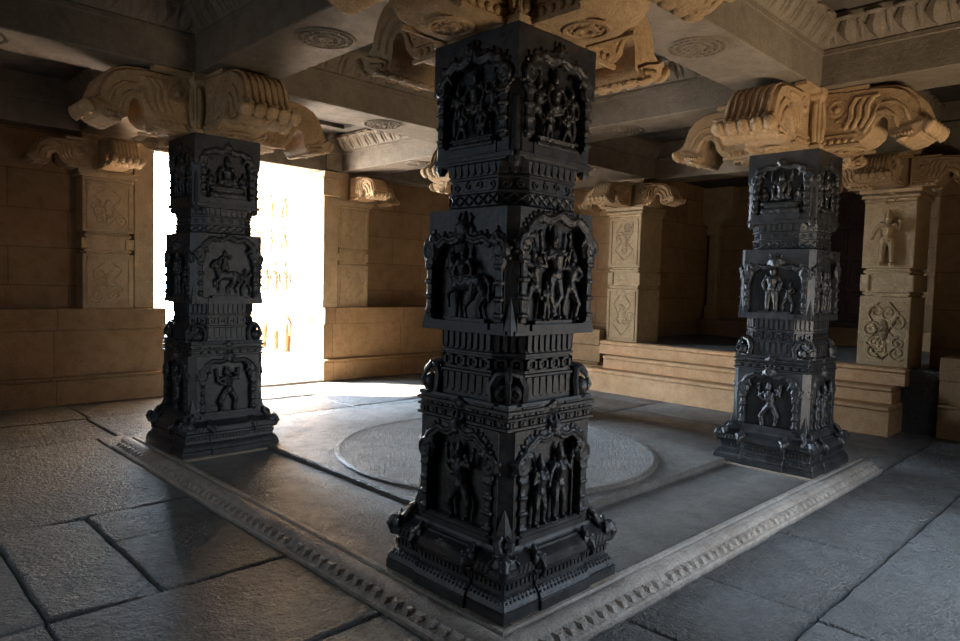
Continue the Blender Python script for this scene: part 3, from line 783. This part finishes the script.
# ---- pilasters
def lowrelief(mb, u0, u1, v0, v1, seed):
    rr = random.Random(seed)
    for i in range(5):
        u = u0+(u1-u0)*(.15+.7*rr.random()); v = v0+(v1-v0)*(.15+.7*rr.random())
        mb.spiral((u, v), (u1-u0)*(.13+.1*rr.random()), 1.5, .013, .004, rr.choice((-1, 1)), rr.random()*6, 18, .7)
    cu = (u0+u1)/2; cv = (v0+v1)/2
    mb.ell((cu, cv, 0), ((u1-u0)*.12, (v1-v0)*.2, .016), 0, 10, 6)
    for g in (-1, 1):
        mb.tube([(cu, v0+.03, 0.003), (cu+g*(u1-u0)*.38, v0+(v1-v0)*.3, .003), (cu+g*(u1-u0)*.12, cv, .003), (cu+g*(u1-u0)*.36, v0+(v1-v0)*.75, .003), (cu+g*(u1-u0)*.12, v1-.04, .003)], .008, 6, .8)
def make_pilaster(loc, n, z0, label, figures=False, hw=.29, dep=.29, seed=1, scroll=(0, 1, 2)):
    """half pillar built against a wall; n is the way it faces; loc = centre of its front face"""
    root = thing('wall_pilaster', loc, label, 'pilaster', 'half pillars built against the walls')
    P = M['pilaster']
    F = face_M(n, 0, 0)
    T = 2.80
    def fb(mb, u0, u1, v0, v1, w1, bv=.008):
        mb.M = F @ Matrix.Translation((0, 0, 0))
        mb.box(u0, u1, v0, v1, -dep, w1, bv)
    Hh = T-z0
    zz = [z0, z0+.50*Hh*.62, z0+.54*Hh*.62, z0+.62*Hh*.9, z0+.62*Hh]
    a1 = z0+.40*Hh; a2 = z0+.56*Hh; a3 = z0+.93*Hh
    m = MB(); fb(m, -hw, hw, z0, a1, 0); m.build('lower_block', P, root)
    m = MB(); fb(m, -hw*.86, hw*.86, a1, a2, -.03); fb(m, -hw*.93, hw*.93, a1+.02, a1+.05, -.012); fb(m, -hw*.93, hw*.93, a2-.06, a2-.03, -.012)
    for g in (-1, 1): fb(m, g*hw*.86-.05, g*hw*.86+.05, a1+.06, a2-.08, -.01)
    m.build('middle_neck', P, root)
    m = MB(); fb(m, -hw, hw, a2, a3, 0); m.build('upper_block', P, root)
    m = MB(); fb(m, -hw*1.02, hw*1.02, a3, a3+.04, .012); fb(m, -hw*1.12, hw*1.12, a3+.04, a3+.08, .035); fb(m, -hw*1.05, hw*1.05, a3+.08, T-.05, .012); fb(m, -hw*1.2, hw*1.2, T-.05, T, .05)
    m.build('neck_moulding', P, root)
    # relief
    if figures:
        m = MB(); m.M = F; person(m, 0, a2+.04, (a3-a2)*.80, 'archer', .008, fat=1.25); m.build('standing_figure', P, root, .008)
        m = MB(); m.M = F; m.ell((0, a3+.06, -.0), (.1, .02, .05)); person(m, 0, a3-.02, .3, 'dance', .0, fat=1.2, crown=True)
        m.M = F
        m.build('dancing_figure', P, root, .008)
        m = MB(); m.M = F; lowrelief(m, -hw*.85, hw*.85, z0+.06, a1-.03, seed); lowrelief(m, -hw*.85, hw*.85, z0+.06, a1-.03, seed+5); m.build('scroll_relief', P, root)
    else:
        for k, (v0, v1) in enumerate(((z0+.05, a1-.04), (a2+.04, a3-.04))):
            m = MB(); m.M = F
            for (u0, u1, q0, q1) in ((-hw*.85, hw*.85, v0, v0+.018), (-hw*.85, hw*.85, v1-.018, v1), (-hw*.85, -hw*.85+.018, v0, v1), (hw*.85-.018, hw*.85, v0, v1)):
                m.box(u0, u1, q0, q1, -.01, .012)
            lowrelief(m, -hw*.75, hw*.75, v0+.03, v1-.03, seed+k)
            m.build('scroll_relief', P, root)
    # capital: block and three bracket arms
    m = MB(); fb(m, -hw, hw, T, ZC, -.02, .01); cb_ = m.build('capital_block', M['capital'], root)
    nv = Vector(n); uv = Vector((0,0,1)).cross(nv)
    for d in [(tuple(nv), tuple(uv), tuple(-uv))[q] for q in scroll]:
        o = make_arm(d, M['capital'], cb_, .15, .80, T)
        o.scale = (1, 1, (ZC-T)/(ZC-ZB)); o.location = Vector((0,0,0)) - nv*(.11 if d != tuple(nv) else .1); o.location.z = T*(1-o.scale.z)
    return root
make_pilaster((.05, 6.90, 0), (0,-1,0), 1.11, 'pale carved half pillar on the plinth just left of the bright doorway', seed=3, scroll=(0, 2))
make_pilaster((3.66, 6.90, 0), (0,-1,0), 1.11, 'warm lit half pillar on the plinth just right of the bright doorway', seed=8, scroll=(0, 1))
make_pilaster((6.55, 3.70, 0), (-1,0,0), .68, 'carved half pillar at the left end of the vestibule steps', dep=.62, seed=12)
make_pilaster((6.55, .0, 0), (-1,0,0), .68, 'half pillar with small standing figure reliefs at the right end of the vestibule steps', True, hw=.275, dep=.62, seed=15)

# ------------------------------------------------------------------ floors
def slab(mb, x0, x1, y0, y1, z, t=.08, gap=.009, jit=.006, b=.012, tilt=None):
    dz = tilt or [R.uniform(-jit, jit) for _ in range(4)]
    g = [gap*(.5+R.random()) for _ in range(4)]
    x0 += g[0]; x1 -= g[1]; y0 += g[2]; y1 -= g[3]
    # outline with slightly worn, wandering edges
    pts = []
    def edge(ax, ay, bx_, by):
        n = max(2, int(math.hypot(bx_-ax, by-ay)/.16))
        for i in range(n):
            t_ = i/n
            o = R.uniform(-.008, .006) if i else 0
            dx, dy = bx_-ax, by-ay; l = math.hypot(dx, dy)
            pts.append((ax+dx*t_+dy/l*o, ay+dy*t_-dx/l*o))
    edge(x0, y0, x1, y0); edge(x1, y0, x1, y1); edge(x1, y1, x0, y1); edge(x0, y1, x0, y0)
    def hz(p):
        u = (p[0]-x0)/(x1-x0); v = (p[1]-y0)/(y1-y0)
        return (dz[0]*(1-u)*(1-v)+dz[1]*u*(1-v)+dz[2]*u*v+dz[3]*(1-u)*v)
    cx, cy = (x0+x1)/2, (y0+y1)/2
    r = []
    for zz, ins in ((-t, 0), (-b, 0), (-b*.35, b*.35), (0, b)):
        r.append([(p[0]+(ins if p[0] < cx else -ins)*(1 if abs(p[0]-cx) > .02 else 0), p[1]+(ins if p[1] < cy else -ins), z+zz+hz(p)) for p in pts])
    mb.rings(r)
b = MB()
b.box(-3.9, XW+.0, -3.9, YW, -.3, FZ-.055)
K0, K1 = -.66, 4.36
# flagstones left of the platform
rowsL = [(-3.5, .15, [-3.5,-2.4,-1.55,K0]), (.15, 1.08, [-3.5,-2.6,-1.88,K0]), (1.08, 1.95, [-3.5,-1.87,-1.35,K0]), (1.95, 2.50, [-3.5,-1.87,-1.32,K0]),
         (2.50, 4.83, [-3.5,-2.7,K0]), (4.83, 5.9, [-3.5,-1.9,-.47,.9,2.3,4.4]), (5.9, YW, [-3.5,-2.2,-.43,.8,2.2,3.6,5.2,XW])]
for y0, y1, xs in rowsL:
    if y0 == 1.08:
        slab(b, -3.5, -1.87, 1.08, 2.5, FZ); slab(b, -1.87, -1.35, 1.08, 2.5, FZ, tilt=[.02,-.014,-.016,.016]); slab(b, -1.35, K0, 1.08, 1.93, FZ); continue
    if y0 == 1.95:
        slab(b, -1.35, K0, 1.93, 2.5, FZ); continue
    for x0, x1 in zip(xs[:-1], xs[1:]): slab(b, x0, x1, y0, y1, FZ)
slab(b, 4.4, XW, 4.83, 5.9, FZ); slab(b, K0, 2.0, 4.37, 4.83, FZ); slab(b, 2.0, XW, 4.37, 4.83, FZ)
# flagstones in front of the platform (towards the camera's right)
for y0, y1, xs in ((-1.30, K0, [K0,.2,.95,2.0,2.72,4.2,5.6,XW]), (-2.0, -1.30, [K0,-.1,.9,2.48,3.9,5.3,XW]), (-3.5, -2.0, [K0,.6,1.9,3.3,4.7,6.0,XW])):
    for x0, x1 in zip(xs[:-1], xs[1:]): slab(b, x0, x1, y0, y1, FZ)
# aisle between platform and vestibule
for y0, y1, xs in ((K0, .9, [K1+.01,5.3,XW]), (.9, 2.6, [K1+.01,5.1,XW]), (2.6, 4.37, [K1+.01,5.6,XW])):
    for x0, x1 in zip(xs[:-1], xs[1:]): slab(b, x0, x1, y0, y1, FZ)
struct('floor', b, M['floor'])
# raised platform
pf = thing('raised_platform', (1.84,1.84,FZ), 'low square stone platform carrying the four black pillars', 'platform')
m = MB(); at(m, pf)
A0 = -.44
for x0, x1, y0, y1 in ((A0,.32,A0,K1-.02), (.32,K1-.02,A0,.30), (3.38,K1-.02,.30,2.2), (3.38,K1-.02,2.2,K1-.02), (.32,3.38,3.38,K1-.02), (.32,3.38,.30,3.38)):
    slab(m, x0, x1, y0, y1, 0, .06, .004, .0, .008)
m.box(A0+.01, K1-.04, A0+.01, K1-.04, FZ, -.02)
m.build('paving', M['plat'], pf)
kp = [(0,FZ-.05),(-.205,FZ-.05),(-.215,FZ+.012),(-.205,FZ+.02),(-.165,FZ+.024),(-.155,FZ+.03),(-.148,FZ+.042),(-.125,FZ+.068),(-.09,FZ+.08),(-.055,FZ+.074),(-.036,FZ+.062),(-.03,FZ+.078),(0,FZ+.078)]
for side in (0, 1):
    kb = thing('edge_moulding', ((A0, 1.84, FZ) if side == 0 else (1.84, A0, FZ)),
               ('pale rounded stone edging with carved notches along the left side of the platform', 'pale rounded stone edging with carved notches along the right side of the platform')[side], 'moulding', 'rounded stone edging of the platform')
    def kpt(t, o, z): return (A0+o, t, z) if side == 0 else (t, A0+o, z)
    L0, L1 = K0+.005, K1
    st = [L0+.0, 1.1, 1.13, L1] if side == 0 else [L0+.0, .62, .65, L1]
    for s0, s1 in ((st[0], st[1]+.018), (st[2]-.008, st[3])):
        m = MB(); at(m, kb)
        rr = []
        for t in (s0, s1):                      # mitred at the front corner
            r_ = [kpt(t if t != st[0] else A0+p[0], p[0], p[1]) for p in kp]
            rr.append(r_ if side == 0 else r_[::-1])
        m.rings(rr)
        n = int((s1-s0)/.085)
        for i in range(n):
            t = s0+.06+(s1-s0-.06)*(i+.3)/n
            if t < A0-.1: continue
            # little pointed teeth under the roll
            q = [(t-.034, -.145), (t-.016, -.196), (t+.016, -.196), (t+.034, -.145)]
            lo = [kpt(x, o, FZ+.016) for x, o in q]; hi = [kpt(x, o if o > -.15 else -.172, FZ+.056 if o > -.15 else FZ+.05) for x, o in q]
            m.rings([lo, hi] if side == 1 else [lo[::-1], hi[::-1]])
        m.build('edging_stone', M['kerb'], kb)
# central slab and disc
cs = thing('central_slab', (1.84,1.84,0), 'thin square stone slab with a large raised disc in the middle of the platform', 'slab')
m = MB()
r_ = 1.52
pts = []
for cx, cy, a0 in ((1,1,0), (-1,1,90), (-1,-1,180), (1,-1,270)):
    for k in range(5):
        a = math.radians(a0+90*k/4); pts.append((cx*(r_-.09)+.09*cos(a), cy*(r_-.09)+.09*sin(a)))
m.rings([[(p[0], p[1], .0) for p in pts], [(p[0], p[1], .03) for p in pts], [(p[0]*.993, p[1]*.993, .042) for p in pts]])
m.build('square_slab', M['plat'], cs)
m = MB(); m.lathe([(1.44,.03),(1.44,.062),(1.425,.072),(1.40,.074),(1.385,.066),(.6,.066),(.01,.066)], 96)
m.build('raised_disc', M['plat'], cs)

# ------------------------------------------------------------------ vestibule
b = MB(); b.box(6.57, XW, -.62, 4.02, .55, .68); b.box(XW, 10.3, -.35, 4.05, .55, .68); b.box(6.6, XW, -.62, 4.02, -.2, .56); struct('floor_vestibule', b, M['floor'])
b = MB()
b.box(XW+.06, 10.4, 4.05, 4.6, -.2, HI); b.box(XW+.06, 10.4, -.9, -.35, -.2, HI); b.box(9.95, 10.4, -.35, 4.05, .68, HI)
struct('wall_vestibule', b, M['wall'])
b = MB(); b.box(7.0, 10.3, -.35, 4.05, 3.5, 3.6); struct('ceiling_vestibule', b, M['ceil'])
b = MB(); b.box(9.65, 9.95, -.35, 4.05, .68, .98, .01); b.box(9.6, 9.65, -.35, 4.05, .94, .98); struct('baseboard_vestibule', b, M['plinth'])
t = thing('wall_pilaster', (9.9, 3.88, .98), 'slender dim half pillar deep in the vestibule, left of the right pillar', 'pilaster', 'half pillars built against the walls')
m = MB(); m.sq([(0,.12,.006),(.25,.12,.006),(.27,.10,.03),(1.6,.095,.03),(1.62,.12,.006),(1.7,.14,.006),(1.75,.14,.006)]); m.build('shaft', M['pilaster'], t)
m = MB(); m.sq([(1.75,.1,.006),(1.85,.16,.006),(1.95,.2,.3,.006),(2.1,.22,.42,.006),(2.5,.22,.42,.006)]); m.build('capital_block', M['pilaster'], t)
# wooden sanctum door
d2 = bpy.data.objects.new('door_2', None); COL.objects.link(d2); d2.location = (9.9, 1.85, .98); d2['kind'] = 'structure'
d2['label'] = 'closed dark red panelled wooden door at the back of the vestibule'; d2['category'] = 'door'
m = MB()
for y in (-.84, .84): m.box(-.12, .04, y-.09, y+.09, 0, 2.25, .01); m.box(-.15, .0, y-.05, y+.05, 0, 2.25, .01)
m.box(-.12, .04, -.93, .93, 2.25, 2.45, .01); m.box(-.12, .04, -.75, .75, 0, .1, .01)
m.build('door_frame', M['wood'], d2)
for g in (-1, 1):
    m = MB(); y0, y1 = sorted((g*.005, g*.75)); m.box(-.05, 0, y0, y1, .1, 2.25)
    for k in range(4):
        z = .16+.52*k
        for c in range(2):
            ya = y0+.06+(.75-.09)/2*c; yb = ya+.27
            m.box(-.068, -.04, ya, yb, z, z+.44, .012); m.box(-.08, -.05, ya+.06, yb-.06, z+.07, z+.37, .012)
    lf = m.build('door_leaf', M['wood'], d2)
    m = MB(); m.ell((-.09, g*.06, 1.1), (.03, .03, .03)); m.build('door_knob', M['wood'], lf)
# steps
g_s = 'stone steps up to the vestibule'
def step(label, x0, x1, y0, y1, z0, z1, lip):
    root = thing('stone_step', ((x0+x1)/2, (y0+y1)/2, z0), label, 'step', g_s)
    m = MB(); at(m, root)
    m.box(x0+lip, x1, y0, y1, z0, z1-.06, .006); m.build('riser', M['step'], root)
    m = MB(); at(m, root); m.box(x0, x1, y0, y1, z1-.06, z1, .014); m.build('tread', M['step'], root)
step('lowest orange-brown stone step in front of the vestibule, resting on the floor', 6.0, 6.57, -.25, 4.02, FZ, .29, .02)
step('middle orange-brown stone step of the three below the vestibule', 6.2, 6.57, -.22, 3.78, .29, .49, .015)
step('topmost pale stone step at the edge of the vestibule floor', 6.38, 6.57, -.3, 3.98, .49, .70, .0)
# ------------------------------------------------------------------ courtyard outside the doorway
b = MB(); b.box(-30, 40, 7.8, 50, -.3, FZ-.03); b.box(-40, -3.9, -30, 7.8, -.3, FZ-.03); b.box(-3.9, 20, -30, -3.9, -.3, FZ-.03)
struct('ground', b, M['ground'])
b = MB()
b.box(3.22, 7.8, 7.8, 13.5, -.2, 4.3); struct('wall_courtyard', b, M['porch'])
b = MB(); b.box(3.14, 3.22, 7.85, 13.5, -.1, .28); b.box(3.15, 3.22, 7.85, 13.5, 1.24, 1.32); b.box(3.15, 3.22, 7.85, 13.5, 1.92, 1.98); b.box(3.15, 3.22, 7.85, 13.5, 2.5, 2.56)
b.box(3.15, 3.22, 7.85, 13.5, 3.1, 3.2)
struct('trim_3', b, M['porch'])
def frieze(label, z, kind, hh):
    root = thing('carved_frieze', (3.17, 10.2, z), label, 'frieze', 'rows of carved figures on the sunlit courtyard wall')
    m_ = {'dance': 9, 'row': 12, 'beast': 5}[kind]
    for i in range(m_):
        y = 2.0-4.2*(i+.5)/m_
        g = MB(); g.M = face_M((-1,0,0), 0, 0)
        u = -y
        if kind == 'beast':
            k = hh
            g.tube([(u+.3*k,.62*k,.0), (u,.66*k,.0), (u-.25*k,.64*k,.0)], [.2*k,.25*k,.22*k], 10, .5)
            g.ell((u-.42*k,.74*k,.02), (.16*k,.17*k,.09*k))
            g.tube([(u-.5*k,.7*k,.04), (u-.6*k,.45*k,.05), (u-.58*k,.15*k,.05), (u-.68*k,.1*k,.05)], [.07*k,.06*k,.045*k,.03*k], 7)
            for q in (-.3, -.16, .18, .34): g.tube([(u+q*k,.5*k,.0), (u+q*k,.02*k,.01)], [.09*k,.075*k], 7)
            g.ell((u-.34*k,.76*k,.06), (.08*k,.13*k,.03*k)); g.tube([(u+.48*k,.65*k,.0), (u+.53*k,.35*k,.0)], .025*k, 6)
            g.build('carved_elephant', M['relief'], root, .012)
        else:
            person(g, u, 0, hh, ('dance', 'dance2', 'archer', 'pray')[i % 4], -.0, fat=1.2, flip=bool(i % 3 == 0))
            g.build('carved_dancer', M['relief'], root, .010)
    return root
frieze('row of carved elephants low on the sunlit courtyard wall', .32, 'beast', .75)
frieze('row of small dancing figures at mid height on the sunlit courtyard wall', 1.34, 'row', .5)
frieze('row of dancing figures above the mid ledge of the sunlit courtyard wall', 2.0, 'dance', .42)
frieze('topmost row of dancing figures on the sunlit courtyard wall', 2.58, 'dance', .44)

# unseen closed porches added outside the rear doorways to block sun and sky
b = MB(); b.box(-8.5, -3.9, -1.2, 4.8, 3.5, 3.8); struct('roof_light_blocker', b, M['ceil'])
b = MB(); b.box(-8.5, -3.9, 4.0, 4.5, -.2, 3.5); b.box(-8.5, -3.9, -.9, -.4, -.2, 3.5); b.box(-8.6, -8.2, -.9, 4.5, -.2, 3.5); struct('wall_light_blocker', b, M['wall'])
b = MB(); b.box(-1.2, 4.8, -8.5, -3.9, 3.5, 3.8); struct('roof_side_light_blocker', b, M['ceil'])  # added round the south doorway to shut out the sky
b = MB(); b.box(4.0, 4.5, -8.5, -3.9, -.2, 3.5); b.box(-.9, -.4, -8.5, -3.9, -.2, 3.5); b.box(-.9, 4.5, -8.6, -8.2, -.2, 3.5); struct('wall_side_light_blocker', b, M['wall'])
# ------------------------------------------------------------------ light
w = bpy.data.worlds.new('sky'); scn.world = w; w.use_nodes = True
bg = w.node_tree.nodes['Background']; bg.inputs['Color'].default_value = (.62, .80, 1.0, 1); bg.inputs['Strength'].default_value = 38.0
def sun(d, e, col):
    l = bpy.data.lights.new('sun', 'SUN'); l.energy = e; l.color = col; l.angle = math.radians(1.0)
    o = bpy.data.objects.new('sun', l); COL.objects.link(o)
    o.rotation_euler = Vector(d).to_track_quat('-Z', 'Y').to_euler(); o.location = (-5, 15, 12)
sun((.52, -.55, -.655), 125, (1.0, .84, .64))
def area(name, loc, d, sx, sy, e, col, portal=False, spread=180):
    l = bpy.data.lights.new(name, 'AREA'); l.shape = 'RECTANGLE'; l.size = sx; l.size_y = sy; l.energy = e; l.color = col
    l.spread = math.radians(spread)
    if portal: l.cycles.is_portal = True
    o = bpy.data.objects.new(name, l); COL.objects.link(o); o.location = loc
    q = Vector(d).to_track_quat('-Z', 'Z'); o.rotation_euler = q.to_euler()
area('doorway_portal', (1.84, 7.82, 1.6), (0,-1,0), 2.5, 3.4, 1, (1,1,1), True)
# fill lamps added in the two unseen doorways, in place of daylight and bounce
area('west_doorway_fill', (-3.48, 1.84, 1.6), (1,0,-.8), 2.5, 2.6, 20, (.66, .83, 1.0))
area('west_warm_fill', (-3.48, 1.84, .3), (1,-.1,.8), 2.4, .5, 4, (1.0, .72, .42))  # added warm uplight, stands in for bounce off sunlit ground
area('south_warm_fill', (1.84, -3.48, .3), (.15,1,.9), 2.4, .5, 42, (1.0, .80, .57), spread=110)  # stronger uplight, added to warm capitals and steps
area('south_doorway_fill', (1.84, -3.48, 1.6), (0,1,-1.0), 2.5, 2.4, 62, (.66, .82, 1.0), spread=115)

# ------------------------------------------------------------------ camera
yaw, pit, rol, F, cx, cy, cz = [0.7751975513190495, -0.054156162514144575, 0.02766535109260803, 685.1788708815635, -2.6245570847252457, -2.4702661542484394, 1.55]
f = Vector((cos(pit)*sin(yaw), cos(pit)*cos(yaw), sin(pit))); r = Vector((cos(yaw), -sin(yaw), 0)); u = r.cross(f)
r2 = cos(rol)*r+sin(rol)*u; u2 = -sin(rol)*r+cos(rol)*u
cam = bpy.data.cameras.new('camera'); co = bpy.data.objects.new('camera', cam); COL.objects.link(co)
Mx = Matrix.Identity(4)
for i in range(3): Mx[i][0] = r2[i]; Mx[i][1] = u2[i]; Mx[i][2] = -f[i]; Mx[i][3] = (cx, cy, cz)[i]
co.matrix_world = Mx
cam.sensor_width = 36; cam.sensor_fit = 'HORIZONTAL'; cam.lens = F/960*36; cam.clip_start = .05
scn.camera = co
v = scn.view_settings
v.view_transform = 'Standard'; v.look = 'None'; v.gamma = 1; v.use_curve_mapping = False; v.exposure = 0.52
